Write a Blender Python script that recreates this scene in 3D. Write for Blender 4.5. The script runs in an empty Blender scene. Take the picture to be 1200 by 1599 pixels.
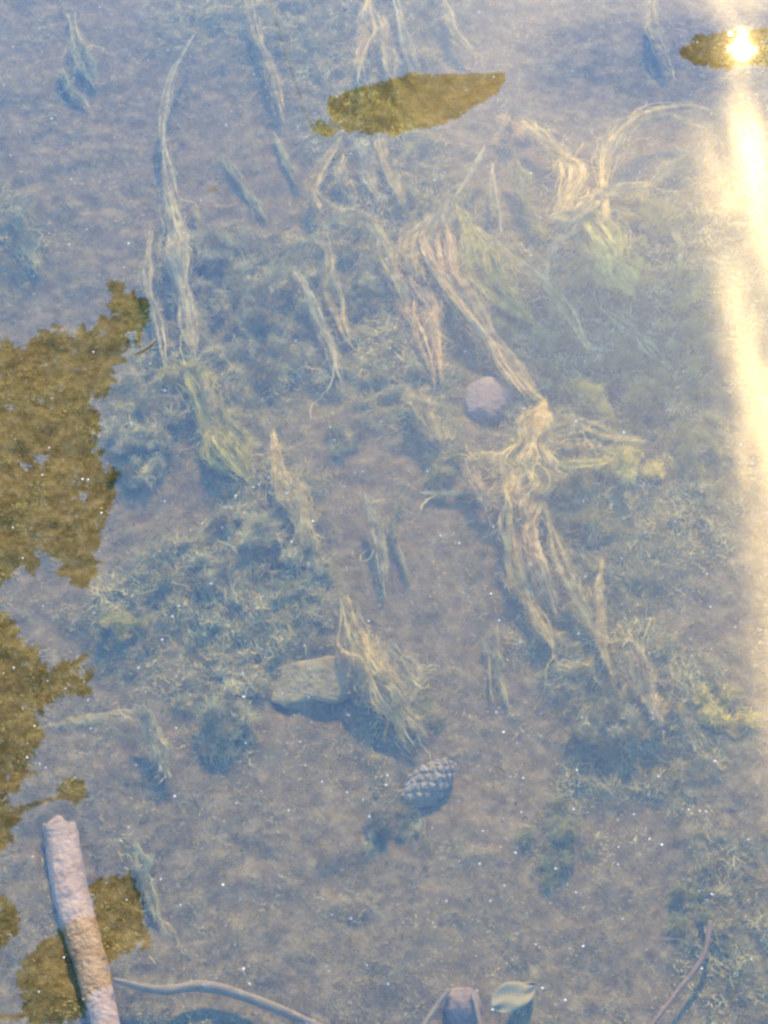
import bpy, math, random
import numpy as np
from mathutils import Vector, Matrix

# ------------------------------------------------------------------ camera, sky, sun, exposure
random.seed(7)
rng = np.random.default_rng(7)
sc = bpy.context.scene
COL = sc.collection
DEP = math.radians(49.0)          # how far the camera looks down
CAMH = 2.68                       # metres above the water
FPX = 4537.0                      # focal length in photo pixels (1200 x 1599)
CX, CY = 600.0, 799.5
C0 = np.array([0.0, 0.0, CAMH])
FWD = np.array([0, math.cos(DEP), -math.sin(DEP)])
UP = np.array([0, math.sin(DEP), math.cos(DEP)])
RT = np.array([1.0, 0, 0])

def ray(px, py):
    d = FWD + RT * ((px - CX) / FPX) + UP * ((CY - py) / FPX)
    return d / np.linalg.norm(d)

cam_d = bpy.data.cameras.new('camera')
cam = bpy.data.objects.new('camera', cam_d)
COL.objects.link(cam)
cam.location = (0, 0, CAMH)
cam.rotation_euler = (math.pi / 2 - DEP, 0, 0)
cam_d.sensor_fit = 'VERTICAL'
cam_d.angle = 2 * math.atan(CY / FPX)
cam_d.clip_start = 0.05
cam_d.clip_end = 2000
sc.camera = cam

SUN_PX = (1158, 76)
_d = ray(*SUN_PX)
SUNV = Vector((_d[0], _d[1], -_d[2])).normalized()
SUN_EL = math.asin(SUNV.z)
SUN_AZ = math.atan2(SUNV.x, SUNV.y)

world = bpy.data.worlds.new('World')
sc.world = world
world.use_nodes = True
wn = world.node_tree
bg = wn.nodes['Background']
sky = wn.nodes.new('ShaderNodeTexSky')
sky.sky_type = 'NISHITA'
sky.sun_disc = False
sky.sun_elevation = SUN_EL
sky.sun_rotation = SUN_AZ
sky.altitude = 300
sky.air_density = 1.35
sky.dust_density = 0.0
sky.ozone_density = 8.0
wn.links.new(sky.outputs[0], bg.inputs[0])
bg.inputs[1].default_value = 0.15

sun_d = bpy.data.lights.new('sun', 'SUN')
sun_d.energy = 2.0
sun_d.angle = math.radians(0.53)
sun_d.color = (1.0, 0.68, 0.25)
sun = bpy.data.objects.new('sun', sun_d)
COL.objects.link(sun)
sun.rotation_euler = SUNV.to_track_quat('Z', 'Y').to_euler()

sc.view_settings.view_transform = 'Standard'
sc.view_settings.look = 'None'
sc.view_settings.gamma = 1.0
sc.view_settings.use_curve_mapping = False
sc.view_settings.exposure = 4.32
sc.render.engine = 'CYCLES'
sc.cycles.use_denoising = True
sc.cycles.max_bounces = 4
sc.cycles.diffuse_bounces = 2
sc.cycles.glossy_bounces = 2
sc.cycles.use_adaptive_sampling = True
sc.cycles.adaptive_threshold = 0.02
sc.cycles.transparent_max_bounces = 6
sc.cycles.sample_clamp_indirect = 3.0
sc.cycles.filter_width = 2.6

# ------------------------------------------------------------------ helpers
def lattice(seed):
    r = np.random.default_rng(seed)
    return r.random((256, 256))
_LAT = [lattice(100 + i) for i in range(8)]

def vnoise(x, y, k=0):
    L = _LAT[k % 8]
    xi = np.floor(x).astype(int); yi = np.floor(y).astype(int)
    fx = x - xi; fy = y - yi
    fx = fx * fx * fx * (fx * (fx * 6 - 15) + 10); fy = fy * fy * fy * (fy * (fy * 6 - 15) + 10)
    a = L[xi % 256, yi % 256]; b = L[(xi + 1) % 256, yi % 256]
    c = L[xi % 256, (yi + 1) % 256]; d = L[(xi + 1) % 256, (yi + 1) % 256]
    return (a * (1 - fx) + b * fx) * (1 - fy) + (c * (1 - fx) + d * fx) * fy

def fbm(x, y, octv=4, k=0, gain=0.5):
    s = 0; a = 1; t = 0
    for i in range(octv):
        s = s + a * vnoise(x * 2 ** i + 17.3 * i, y * 2 ** i - 9.1 * i, k + i); t += a; a *= gain
    return s / t

def billow(x, y, octv=3, k=0):
    s = 0; a = 1; t = 0
    for i in range(octv):
        s = s + a * (1 - np.abs(2 * vnoise(x * 2.1 ** i + 5 * i, y * 2.1 ** i, k + i) - 1)); t += a; a *= 0.55
    return s / t

def sstep(a, b, x):
    t = np.clip((x - a) / (b - a), 0, 1)
    return t * t * (3 - 2 * t)

BED = -0.27
# where weed covers the mud: photo pixel, radius, strength (negative = bare mud)
WEED = [(430, 500, 150, .9), (330, 420, 90, .6), (220, 650, 90, .8), (430, 810, 110, .9), (320, 900, 70, .6), (340, 1110, 100, .8),
        (960, 1120, 120, 1.), (700, 740, 80, .7), (880, 780, 110, .8), (1000, 560, 120, .8), (1090, 520, 80, .8), (720, 420, 140, .7),
        (940, 400, 150, .9), (590, 300, 120, .7), (620, 530, 90, .7), (860, 560, 90, .8), (600, 1270, 70, .6), (870, 1320, 90, .7),
        (1090, 1440, 90, .7), (1100, 1110, 80, .8), (640, 1110, 70, .6), (1060, 860, 130, .5), (650, 780, 80, .4), (180, 975, 60, .7),
        (430, 60, 120, .6), (600, 40, 120, .6), (130, 110, 110, .5), (40, 390, 70, .5), (230, 1380, 60, .4), (430, 980, 60, .4),
        (350, 220, 130, -.9), (150, 250, 120, -.7), (660, 860, 110, -.9), (480, 690, 90, -.8), (900, 120, 150, -.7), (400, 1300, 160, -.5),
        (560, 1430, 220, -.7), (950, 1450, 160, -.7), (760, 1180, 110, -.7), (1130, 960, 90, -.5), (300, 780, 80, -.4), (740, 920, 70, -.6)]

def unproj(px, py, z):
    d = ray(px, py)
    t = (z - C0[2]) / d[2]
    return C0 + d * t

def mpp(px, py):
    return np.linalg.norm(unproj(px, py, BED) - C0) / FPX

_wd = []
for (px, py, r, s) in WEED:
    p = unproj(px, py, BED); m = mpp(px, py)
    _wd.append((p[0], p[1], r * m, r * m * 1.55, s))

def weed(x, y):
    a = 0.35 + 1.2 * (fbm(x * 7, y * 5, 4, 1) - 0.5)
    for (bx, by, rx, ry, s) in _wd:
        a = a + s * 0.8 * np.exp(-((x - bx) / rx) ** 2 - ((y - by) / ry) ** 2)
    return sstep(0.2, 0.95, a)

def zbed(x, y):
    x = np.asarray(x, float); y = np.asarray(y, float)
    w = weed(x, y)
    z = BED + 0.05 * (fbm(x * 3.1, y * 3.1, 3, 2) - 0.5) + 0.012 * (fbm(x * 30, y * 30, 3, 4) - 0.5)
    z = z + w * (0.012 + 0.024 * (billow(x * 16 + 3 * fbm(x * 9, y * 9, 2, 5), y * 13, 3, 3) - 0.35) + 0.016 * (fbm(x * 70, y * 60, 2, 6) - 0.5))
    # the bank far ahead and the shores round about
    r = np.maximum(np.abs(x) * 0.75, np.abs(y - 1.0)) + 0.6 * (fbm(x * 0.4, y * 0.4, 2, 7) - 0.5)
    z = z + sstep(5.6, 9.0, r) * (0.9 + 0.5 * (fbm(x * 0.3, y * 0.3, 3, 3) - 0.5))
    return z

def on_bed(px, py, h=0.0):
    p = unproj(px, py, BED + h)
    for _ in range(4):
        p = unproj(px, py, float(zbed(p[0], p[1])) + h)
    return p

def new_mesh(name, verts, faces, mat, parent=None, smooth=True, link=True):
    me = bpy.data.meshes.new(name)
    verts = np.asarray(verts, np.float32)
    if isinstance(faces, np.ndarray):
        n, k = faces.shape
        me.vertices.add(len(verts)); me.vertices.foreach_set('co', verts.ravel())
        me.loops.add(n * k); me.loops.foreach_set('vertex_index', faces.astype(np.int32).ravel())
        me.polygons.add(n)
        me.polygons.foreach_set('loop_start', np.arange(0, n * k, k, dtype=np.int32))
        me.update(calc_edges=True)
    else:
        me.from_pydata([tuple(v) for v in verts], [], faces)
        me.update()
    if smooth:
        me.polygons.foreach_set('use_smooth', np.ones(len(me.polygons), bool))
    if mat is not None:
        me.materials.append(mat)
    o = bpy.data.objects.new(name, me)
    COL.objects.link(o)
    if parent is not None:
        o.parent = parent
    return o

def tag(o, label, cat, group=None):
    o['label'] = label; o['category'] = cat
    if group: o['group'] = group
    return o

def set_attr(o, name, vals):
    a = o.data.attributes.new(name, 'FLOAT', 'POINT')
    a.data.foreach_set('value', np.asarray(vals, np.float32))

# ------------------------------------------------------------------ materials
def mat_new(name):
    m = bpy.data.materials.new(name); m.use_nodes = True
    nt = m.node_tree
    b = nt.nodes['Principled BSDF']
    return m, nt, b

def node(nt, t, **kw):
    n = nt.nodes.new(t)
    for k, v in kw.items():
        setattr(n, k, v)
    return n

def ramp(nt, stops):
    r = node(nt, 'ShaderNodeValToRGB')
    e = r.color_ramp.elements
    while len(e) < len(stops): e.new(0.5)
    for i, (p, c) in enumerate(stops):
        e[i].position = p; e[i].color = (*c, 1)
    return r

def noise_mat(name, stops, scale, rough=0.9, bump=0.0, bscale=None, trans=0.0, detail=6, attr=None, attr_amt=0.5):
    m, nt, b = mat_new(name)
    if trans:
        nt.nodes.remove(b); b = node(nt, 'ShaderNodeBsdfDiffuse')
        detail = 2
    tc = node(nt, 'ShaderNodeNewGeometry')
    n = node(nt, 'ShaderNodeTexNoise'); n.inputs['Scale'].default_value = scale; n.inputs['Detail'].default_value = detail
    n.inputs['Roughness'].default_value = 0.65
    nt.links.new(tc.outputs['Position'], n.inputs['Vector'])
    r = ramp(nt, stops)
    fac = n.outputs['Fac']
    if attr:
        a = node(nt, 'ShaderNodeAttribute', attribute_name=attr)
        mx = node(nt, 'ShaderNodeMath', operation='MULTIPLY_ADD')
        sub = node(nt, 'ShaderNodeMath', operation='SUBTRACT'); sub.inputs[1].default_value = 0.5
        nt.links.new(a.outputs['Fac'], sub.inputs[0])
        nt.links.new(sub.outputs[0], mx.inputs[0]); mx.inputs[1].default_value = attr_amt
        nt.links.new(fac, mx.inputs[2]); fac = mx.outputs[0]
    nt.links.new(fac, r.inputs[0])
    nt.links.new(r.outputs[0], b.inputs[0])
    if not trans:
        b.inputs['Roughness'].default_value = rough
        b.inputs['Specular IOR Level'].default_value = 0.05
    if bump:
        n2 = node(nt, 'ShaderNodeTexNoise'); n2.inputs['Scale'].default_value = bscale or scale * 6; n2.inputs['Detail'].default_value = 5
        nt.links.new(tc.outputs['Position'], n2.inputs['Vector'])
        bp = node(nt, 'ShaderNodeBump'); bp.inputs['Strength'].default_value = bump; bp.inputs['Distance'].default_value = 0.01
        nt.links.new(n2.outputs['Fac'], bp.inputs['Height']); nt.links.new(bp.outputs[0], b.inputs['Normal'])
    if trans:
        t = node(nt, 'ShaderNodeBsdfTranslucent'); nt.links.new(r.outputs[0], t.inputs['Color'])
        mxs = node(nt, 'ShaderNodeMixShader'); mxs.inputs[0].default_value = trans
        nt.links.new(b.outputs[0], mxs.inputs[1]); nt.links.new(t.outputs[0], mxs.inputs[2])
        nt.links.new(mxs.outputs[0], nt.nodes['Material Output'].inputs['Surface'])
    return m

def bed_material():
    m, nt, b = mat_new('silt_and_weed')
    g = node(nt, 'ShaderNodeNewGeometry')
    a = node(nt, 'ShaderNodeAttribute', attribute_name='weed')
    def nz(scale, detail=6, rough=.6):
        n = node(nt, 'ShaderNodeTexNoise'); n.inputs['Scale'].default_value = scale
        n.inputs['Detail'].default_value = detail; n.inputs['Roughness'].default_value = rough
        nt.links.new(g.outputs['Position'], n.inputs['Vector']); return n
    n1, n2, n3 = nz(9, 3), nz(55, 5, .75), nz(260, 3, .7)
    mud = ramp(nt, [(.3, (.014, .0104, .0052)), (.5, (.0300, .0236, .0135)), (.7, (.053, .0425, .0245))])
    wd = ramp(nt, [(.3, (.0145, .0125, .0048)), (.5, (.0315, .0284, .0120)), (.7, (.056, .050, .0215))])
    nt.links.new(n2.outputs['Fac'], mud.inputs[0]); nt.links.new(n2.outputs['Fac'], wd.inputs[0])
    ma = node(nt, 'ShaderNodeMath', operation='MULTIPLY_ADD'); ma.inputs[1].default_value = .5; ma.use_clamp = True
    nt.links.new(n1.outputs['Fac'], ma.inputs[0])
    sb = node(nt, 'ShaderNodeMath', operation='SUBTRACT'); sb.inputs[1].default_value = .25
    nt.links.new(a.outputs['Fac'], sb.inputs[0]); nt.links.new(sb.outputs[0], ma.inputs[2])
    mx = node(nt, 'ShaderNodeMixRGB'); nt.links.new(ma.outputs[0], mx.inputs[0])
    nt.links.new(mud.outputs[0], mx.inputs[1]); nt.links.new(wd.outputs[0], mx.inputs[2])
    # fine grains
    gr = ramp(nt, [(.3, (.72, .72, .72)), (.55, (1, 1, 1)), (.75, (1.3, 1.28, 1.22))])
    nt.links.new(n3.outputs['Fac'], gr.inputs[0])
    mm = node(nt, 'ShaderNodeMixRGB', blend_type='MULTIPLY'); mm.inputs[0].default_value = 1
    nt.links.new(mx.outputs[0], mm.inputs[1]); nt.links.new(gr.outputs[0], mm.inputs[2])
    nt.nodes.remove(b); b = node(nt, 'ShaderNodeBsdfDiffuse')
    nt.links.new(b.outputs[0], nt.nodes['Material Output'].inputs['Surface'])
    nt.links.new(mm.outputs[0], b.inputs['Color'])
    bp = node(nt, 'ShaderNodeBump'); bp.inputs['Strength'].default_value = .8; bp.inputs['Distance'].default_value = .003
    nt.links.new(n3.outputs['Fac'], bp.inputs['Height']); nt.links.new(bp.outputs[0], b.inputs['Normal'])
    return m

def water_material():
    m = bpy.data.materials.new('clear_pond_water'); m.use_nodes = True
    nt = m.node_tree; nt.nodes.clear()
    out = node(nt, 'ShaderNodeOutputMaterial')
    g = node(nt, 'ShaderNodeNewGeometry')
    dot = node(nt, 'ShaderNodeVectorMath', operation='DOT_PRODUCT')
    nt.links.new(g.outputs['Incoming'], dot.inputs[0]); nt.links.new(g.outputs['True Normal'], dot.inputs[1])
    ab = node(nt, 'ShaderNodeMath', operation='ABSOLUTE'); nt.links.new(dot.outputs['Value'], ab.inputs[0])
    om = node(nt, 'ShaderNodeMath', operation='SUBTRACT'); om.inputs[0].default_value = 1; nt.links.new(ab.outputs[0], om.inputs[1])
    pw = node(nt, 'ShaderNodeMath', operation='POWER'); pw.inputs[1].default_value = 5; nt.links.new(om.outputs[0], pw.inputs[0])
    fr = node(nt, 'ShaderNodeMath', operation='MULTIPLY_ADD'); fr.inputs[1].default_value = .98; fr.inputs[2].default_value = .0204
    nt.links.new(pw.outputs[0], fr.inputs[0])
    sharp = node(nt, 'ShaderNodeBsdfGlossy'); sharp.inputs['Roughness'].default_value = .0065
    # wind ripples too fine to see one by one, their crests lying across the view
    rip = node(nt, 'ShaderNodeBsdfGlossy', distribution='BECKMANN'); rip.inputs['Roughness'].default_value = RIP_R
    rip.inputs['Anisotropy'].default_value = .86
    tg = node(nt, 'ShaderNodeCombineXYZ')
    tg.inputs[0].default_value = math.cos(RIP_A); tg.inputs[1].default_value = -math.sin(RIP_A)
    nt.links.new(tg.outputs[0], rip.inputs['Tangent'])
    ms = node(nt, 'ShaderNodeMixShader'); ms.inputs[0].default_value = RIP_W
    nt.links.new(sharp.outputs[0], ms.inputs[1]); nt.links.new(rip.outputs[0], ms.inputs[2])
    ra = node(nt, 'ShaderNodeAttribute', attribute_name='ripple'); rm = node(nt, 'ShaderNodeMath', operation='MULTIPLY'); rm.inputs[1].default_value = RIP_W
    nt.links.new(ra.outputs['Fac'], rm.inputs[0]); nt.links.new(rm.outputs[0], ms.inputs[0])
    chop = node(nt, 'ShaderNodeBsdfGlossy', distribution='BECKMANN'); chop.inputs['Roughness'].default_value = .30
    mc = node(nt, 'ShaderNodeMixShader'); mc.inputs[0].default_value = .027
    nt.links.new(ms.outputs[0], mc.inputs[1]); nt.links.new(chop.outputs[0], mc.inputs[2]); ms = mc
    tr = node(nt, 'ShaderNodeBsdfTransparent'); tr.inputs['Color'].default_value = (.92, .91, .74, 1)
    mx = node(nt, 'ShaderNodeMixShader')
    nt.links.new(fr.outputs[0], mx.inputs[0]); nt.links.new(tr.outputs[0], mx.inputs[1]); nt.links.new(ms.outputs[0], mx.inputs[2])
    nt.links.new(mx.outputs[0], out.inputs['Surface'])
    return m
RIP_R, RIP_A, RIP_W = 0.25, math.radians(-8.5), 0.058

M = {}
M['bed'] = bed_material()
M['water'] = water_material()
M['tan'] = noise_mat('tan_algae', [(0.25, (0.0649, 0.0466, 0.0168)), (0.5, (0.143, 0.105, 0.0399)), (0.75, (0.216, 0.162, 0.0679))], 60, trans=.25, attr='tone', attr_amt=.3)
M['straw'] = noise_mat('straw_coloured_algae', [(0.25, (0.0768, 0.0531, 0.0182)), (0.5, (0.169, 0.12, 0.0431)), (0.75, (0.255, 0.185, 0.0734))], 60, trans=.25, attr='tone', attr_amt=.3)
M['sunlime'] = noise_mat('yellow_lime_algae', [(0.25, (0.0745, 0.0563, 0.0129)), (0.5, (0.164, 0.127, 0.0305)), (0.75, (0.248, 0.196, 0.0519))], 60, trans=.25, attr='tone', attr_amt=.3)
M['pale'] = noise_mat('pale_silted_algae', [(0.25, (0.0617, 0.0506, 0.0255)), (0.5, (0.124, 0.101, 0.0519)), (0.75, (0.181, 0.151, 0.0798))], 60, trans=.25, attr='tone', attr_amt=.3)
M['green'] = noise_mat('green_algae', [(0.25, (0.0416, 0.0374, 0.0108)), (0.5, (0.0832, 0.074, 0.0232)), (0.75, (0.13, 0.113, 0.0389))], 60, trans=.25, attr='tone', attr_amt=.3)
M['lime'] = noise_mat('lime_algae', [(0.25, (0.0599, 0.0501, 0.00958)), (0.5, (0.125, 0.102, 0.0219)), (0.75, (0.184, 0.149, 0.0381))], 60, trans=.25, attr='tone', attr_amt=.3)
M['rust'] = noise_mat('rusty_algae', [(0.25, (0.0703, 0.0457, 0.0183)), (0.5, (0.148, 0.101, 0.0439)), (0.75, (0.214, 0.155, 0.0761))], 60, trans=.25, attr='tone', attr_amt=.3)
M['fluff'] = noise_mat('grey_green_fluff', [(0.25, (0.0404, 0.0342, 0.0139)), (0.5, (0.0918, 0.0787, 0.0344)), (0.75, (0.161, 0.136, 0.0666))], 25, trans=.2, attr='tone', attr_amt=.6)
M['wood'] = noise_mat('waterlogged_wood', [(0.3, (0.0434, 0.0301, 0.0253)), (0.5, (0.0714, 0.0505, 0.0437)), (0.75, (0.0914, 0.0666, 0.0596))], 45, bump=.7, bscale=160)
M['twig'] = noise_mat('pale_dead_twig', [(0.3, (0.0339, 0.0248, 0.0158)), (0.6, (0.0543, 0.0413, 0.0276)), (0.8, (0.0747, 0.0585, 0.0432))], 80, bump=.5)
M['redtwig'] = noise_mat('reddish_twig', [(0.3, (0.0339, 0.0206, 0.0133)), (0.6, (0.051, 0.0317, 0.022)), (0.8, (0.0645, 0.0426, 0.0299))], 80, bump=.5)
M['pink'] = noise_mat('pinkish_stone', [(0.3, (0.0286, 0.021, 0.018)), (0.55, (0.0413, 0.0308, 0.0271)), (0.75, (0.054, 0.0433, 0.0376))], 40, bump=.5, bscale=120)
M['stone'] = noise_mat('silted_stone', [(0.3, (0.0255, 0.0211, 0.0099)), (0.55, (0.0464, 0.0388, 0.0197)), (0.75, (0.0696, 0.0589, 0.0322))], 50, bump=.7, bscale=150)
M['cone'] = noise_mat('cone_scale', [(0.3, (0.0382, 0.0308, 0.0225)), (0.55, (0.0552, 0.0449, 0.0348)), (0.75, (0.0719, 0.0598, 0.0491))], 90, bump=.4)
M['conecore'] = noise_mat('cone_core', [(0.3, (0.033, 0.024, 0.015)), (0.7, (0.057, 0.042, 0.027))], 90)
M['leaf'] = noise_mat('tree_leaf', [(.3, (.03, .045, .012)), (.55, (.055, .08, .02)), (.75, (.09, .11, .03))], 2.5, rough=.6, trans=.3)
M['bark'] = noise_mat('tree_bark', [(.3, (.04, .03, .022)), (.7, (.12, .095, .07))], 12, bump=.6)
M['speck'] = noise_mat('pale_floating_speck', [(0.3, (0.12, 0.115, 0.1)), (0.7, (0.26, 0.25, 0.23))], 200)
M['deadleaf'] = noise_mat('sunken_leaf', [(0.3, (0.0366, 0.0313, 0.0198)), (0.6, (0.053, 0.0463, 0.0312)), (0.8, (0.0692, 0.0602, 0.0434))], 70, bump=.3)
M['dark'] = noise_mat('dark_twig', [(.3, (.03, .022, .015)), (.7, (.06, .045, .03))], 80)

# ------------------------------------------------------------------ setting: bed with banks, water
def axis(lo, hi, step, far):
    mid = np.arange(lo, hi + step / 2, step)
    g = []; d = step
    v = hi
    while v < far:
        d *= 1.22; v += d; g.append(v)
    h = []; d = step; v = lo
    while v > -far:
        d *= 1.22; v -= d; h.append(v)
    return np.concatenate([np.array(h[::-1]), mid, np.array(g)])

ax = axis(-0.95, 0.95, 0.0042, 400); ay = axis(1.75, 5.0, 0.0058, 400)
X, Y = np.meshgrid(ax, ay)
Z = zbed(X, Y)
nx, ny = len(ax), len(ay)
idx = np.arange(nx * ny).reshape(ny, nx)
F = np.stack([idx[:-1, :-1], idx[:-1, 1:], idx[1:, 1:], idx[1:, :-1]], -1).reshape(-1, 4)
bed = new_mesh('ground', np.stack([X, Y, Z], -1).reshape(-1, 3), F, M['bed'])
set_attr(bed, 'weed', weed(X, Y).ravel())
bed['kind'] = 'structure'

wx = axis(-0.9, 0.9, 0.014, 60); wy = axis(1.6, 4.3, 0.008, 60)
X, Y = np.meshgrid(wx, wy)
Z = .000035 * (fbm(X * 12, Y * 24, 1, 1) - .5) + .0002 * (fbm(X * 2.2, Y * 3.4, 2, 3) - .5)
idx = np.arange(X.size).reshape(X.shape)
wat = new_mesh('water', np.stack([X, Y, Z], -1).reshape(-1, 3), np.stack([idx[:-1, :-1], idx[:-1, 1:], idx[1:, 1:], idx[1:, :-1]], -1).reshape(-1, 4), M['water'])
set_attr(wat, 'ripple', (.35 + 1.3 * sstep(.25, .75, fbm(X * 26 + 2 * Y, Y * 5, 3, 2))).ravel())
wat['kind'] = 'structure'

# ------------------------------------------------------------------ filament builder
def catmull(P, n):
    P = np.asarray(P, float)
    if len(P) == 2:
        t = np.linspace(0, 1, n)[:, None]; return P[0] * (1 - t) + P[1] * t
    Q = np.vstack([2 * P[0] - P[1], P, 2 * P[-1] - P[-2]])
    seg = np.linspace(0, len(P) - 1 - 1e-6, n)
    i = seg.astype(int); t = (seg - i)[:, None]
    a, b, c, d = Q[i], Q[i + 1], Q[i + 2], Q[i + 3]
    return .5 * (2 * b + (c - a) * t + (2 * a - 5 * b + 4 * c - d) * t ** 2 + (3 * b - a - 3 * c + d) * t ** 3)

def tubes(paths, radii, sides=3):
    """paths (m, n, 3), radii (m, n) -> verts, quad faces"""
    m, n, _ = paths.shape
    T = np.gradient(paths, axis=1)
    T /= np.linalg.norm(T, axis=2, keepdims=True) + 1e-9
    ref = np.zeros_like(T); ref[..., 2] = 1.0
    flat = np.abs(T[..., 2]) > .95
    ref[flat] = (1, 0, 0)
    S = np.cross(T, ref); S /= np.linalg.norm(S, axis=2, keepdims=True) + 1e-9
    N = np.cross(S, T)
    ang = np.arange(sides) * 2 * np.pi / sides
    V = paths[:, :, None, :] + radii[:, :, None, None] * (np.cos(ang)[None, None, :, None] * S[:, :, None, :] + np.sin(ang)[None, None, :, None] * N[:, :, None, :])
    base = np.arange(m * n * sides).reshape(m, n, sides)
    a = base[:, :-1, :]; b = np.roll(base, -1, 2)[:, :-1, :]
    c = np.roll(base, -1, 2)[:, 1:, :]; d = base[:, 1:, :]
    Fq = np.stack([a, b, c, d], -1).reshape(-1, 4)
    return V.reshape(-1, 3), Fq

def ribbons(paths, radii, r):
    m, n, _ = paths.shape
    T = np.gradient(paths, axis=1)
    T /= np.linalg.norm(T, axis=2, keepdims=True) + 1e-9
    S = np.cross(T, r.normal(size=(m, 1, 3))); S /= np.linalg.norm(S, axis=2, keepdims=True) + 1e-9
    V = np.stack([paths - S * radii[..., None], paths + S * radii[..., None]], 2)
    base = np.arange(m * n * 2).reshape(m, n, 2)
    Fq = np.stack([base[:, :-1, 0], base[:, :-1, 1], base[:, 1:, 1], base[:, 1:, 0]], -1).reshape(-1, 4)
    return V.reshape(-1, 3), Fq

def smooth_noise(m, n, k, r):
    """m rows of smooth noise sampled at n, k knots"""
    kn = r.normal(size=(m, k))
    t = np.linspace(0, k - 1 - 1e-6, n); i = t.astype(int); f = t - i; f = f * f * (3 - 2 * f)
    return kn[:, i] * (1 - f) + kn[:, np.minimum(i + 1, k - 1)] * f

def strand(pts, w, label, tone='tan', count=None, h=(.03, .09), group='strands of filamentous algae', name='algae_strand', fuzz=.36, seed=0):
    r = np.random.default_rng(1000 + seed)
    L = sum(math.dist(pts[i], pts[i + 1]) for i in range(len(pts) - 1))
    n = int(max(12, min(22, L / 11)))
    k = len(pts)
    hs = .36 * np.interp(np.linspace(0, 1, k), np.linspace(0, 1, len(h)), h) + .006
    P3 = [on_bed(p[0], p[1], hh) for p, hh in zip(pts, hs)]
    ctr = catmull(P3, n)
    w = [max(q_, .3 * max(w)) for q_ in w]
    wv = np.interp(np.linspace(0, 1, n), np.linspace(0, 1, len(w)), w) * mpp(*pts[k // 2]) * .42 * (1 + .3 * smooth_noise(1, n, 8, r)[0]).clip(.45, 1.7)
    T = np.gradient(ctr, axis=0); T /= np.linalg.norm(T, axis=1, keepdims=True)
    S = np.cross(T, (0, 0, 1.)); S /= np.linalg.norm(S, axis=1, keepdims=True) + 1e-9
    N = np.cross(S, T)
    if count is None:
        count = int(50 + max(w) * 6)
    # a few wandering ropes carry most filaments, the rest drift loosely round them
    nc = max(2, int(max(w) / 9))
    cu = np.linspace(-.62, .62, nc)[:, None] * r.uniform(.75, 1.1) + smooth_noise(nc, n, 5, r) * .3
    cv = smooth_noise(nc, n, 5, r) * .5
    wt = r.uniform(.25, 1, nc) ** 1.6
    who = r.choice(nc, count, p=wt / wt.sum())
    core = r.random(count) > fuzz
    L1 = np.where(core, r.uniform(.35, 1.0, count), r.uniform(.2, .65, count))
    a = r.uniform(-.06, 1, count) * (1 - L1); b = a + L1 + np.where(r.random(count) < .3, r.uniform(0, .12, count), 0)
    lin = np.linspace(0, 1, n)
    q = a[:, None] + (b - a)[:, None] * lin[None]
    splay = 1 + 1.1 * np.clip(q - .7, 0, 1) / .3 * .6
    endout = 1 + 1.6 * np.abs(lin - .5)[None] ** 3 * 4
    sp = np.where(core, .075, .36)[:, None] * splay * endout
    tt = np.clip(q, 0, 1) * (n - 1)
    i0 = np.minimum(tt.astype(int), n - 2); fr_ = tt - i0; f = fr_[..., None]
    def at(Aa): return Aa[i0] * (1 - f) + Aa[i0 + 1] * f
    cuu = cu[who[:, None], i0] * (1 - fr_) + cu[who[:, None], i0 + 1] * fr_
    cvv = cv[who[:, None], i0] * (1 - fr_) + cv[who[:, None], i0 + 1] * fr_
    u = cuu + sp * (r.normal(size=(count, 1)) + .6 * smooth_noise(count, n, 8, r))
    v = cvv + sp * (r.normal(size=(count, 1)) + .6 * smooth_noise(count, n, 8, r))
    wl = at(wv[:, None])[..., 0]
    over = (q - np.clip(q, 0, 1))[..., None] * np.linalg.norm(ctr[-1] - ctr[0])
    path = at(ctr) + (u * wl)[..., None] * at(S) + (v * wl * .6)[..., None] * at(N) + over * at(T)
    path = path + r.normal(size=path.shape) * .0005
    rad = (np.where(core, r.uniform(.00035, .00085, count), r.uniform(.00018, .00035, count)))[:, None] * np.sin(np.linspace(.1, np.pi - .1, n))[None] ** .6
    V, Fq = ribbons(path, rad, r)
    tn = np.repeat(np.clip((r.normal(.5, .16, nc)[who]) + r.normal(0, .14, count), 0, 1), n * 2)
    # short woolly hairs standing off the strand
    mh = int(count * 4)
    j = r.integers(0, count, mh); kk = r.integers(1, n - 1, mh)
    p0 = path[j, kk]; dirs = r.normal(size=(mh, 3)) + T[np.clip(kk, 0, n - 1)] * .8
    dirs /= np.linalg.norm(dirs, axis=1, keepdims=True)
    ln = r.uniform(.002, .011, mh)
    s = np.linspace(0, 1, 4)
    hp = p0[:, None] + dirs[:, None] * (ln[:, None] * s)[..., None] + (smooth_noise(mh * 3, 4, 3, r).reshape(mh, 3, 4).transpose(0, 2, 1)) * .0012
    V2, F2 = ribbons(hp, np.repeat(r.uniform(.0002, .0004, mh)[:, None], 4, 1) * np.array([1, .9, .7, .3]), r)
    # stray threads that wander off beyond the strand
    ms_ = int(3 + max(w) / 9); nn_ = 22
    k0 = r.integers(0, n, ms_); sg = np.where(r.random(ms_) < .75, 1, -1)
    step = r.uniform(35, 105, ms_) * mpp(*pts[k // 2]) / nn_
    ang = np.cumsum(smooth_noise(ms_, nn_, 6, r) * .17, axis=1) + r.normal(0, .3, (ms_, 1))
    Th = T[k0].copy(); Th[:, 2] = 0; Th /= np.linalg.norm(Th, axis=1, keepdims=True) + 1e-9
    Sh = np.stack([-Th[:, 1], Th[:, 0], 0 * Th[:, 0]], 1)
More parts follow.
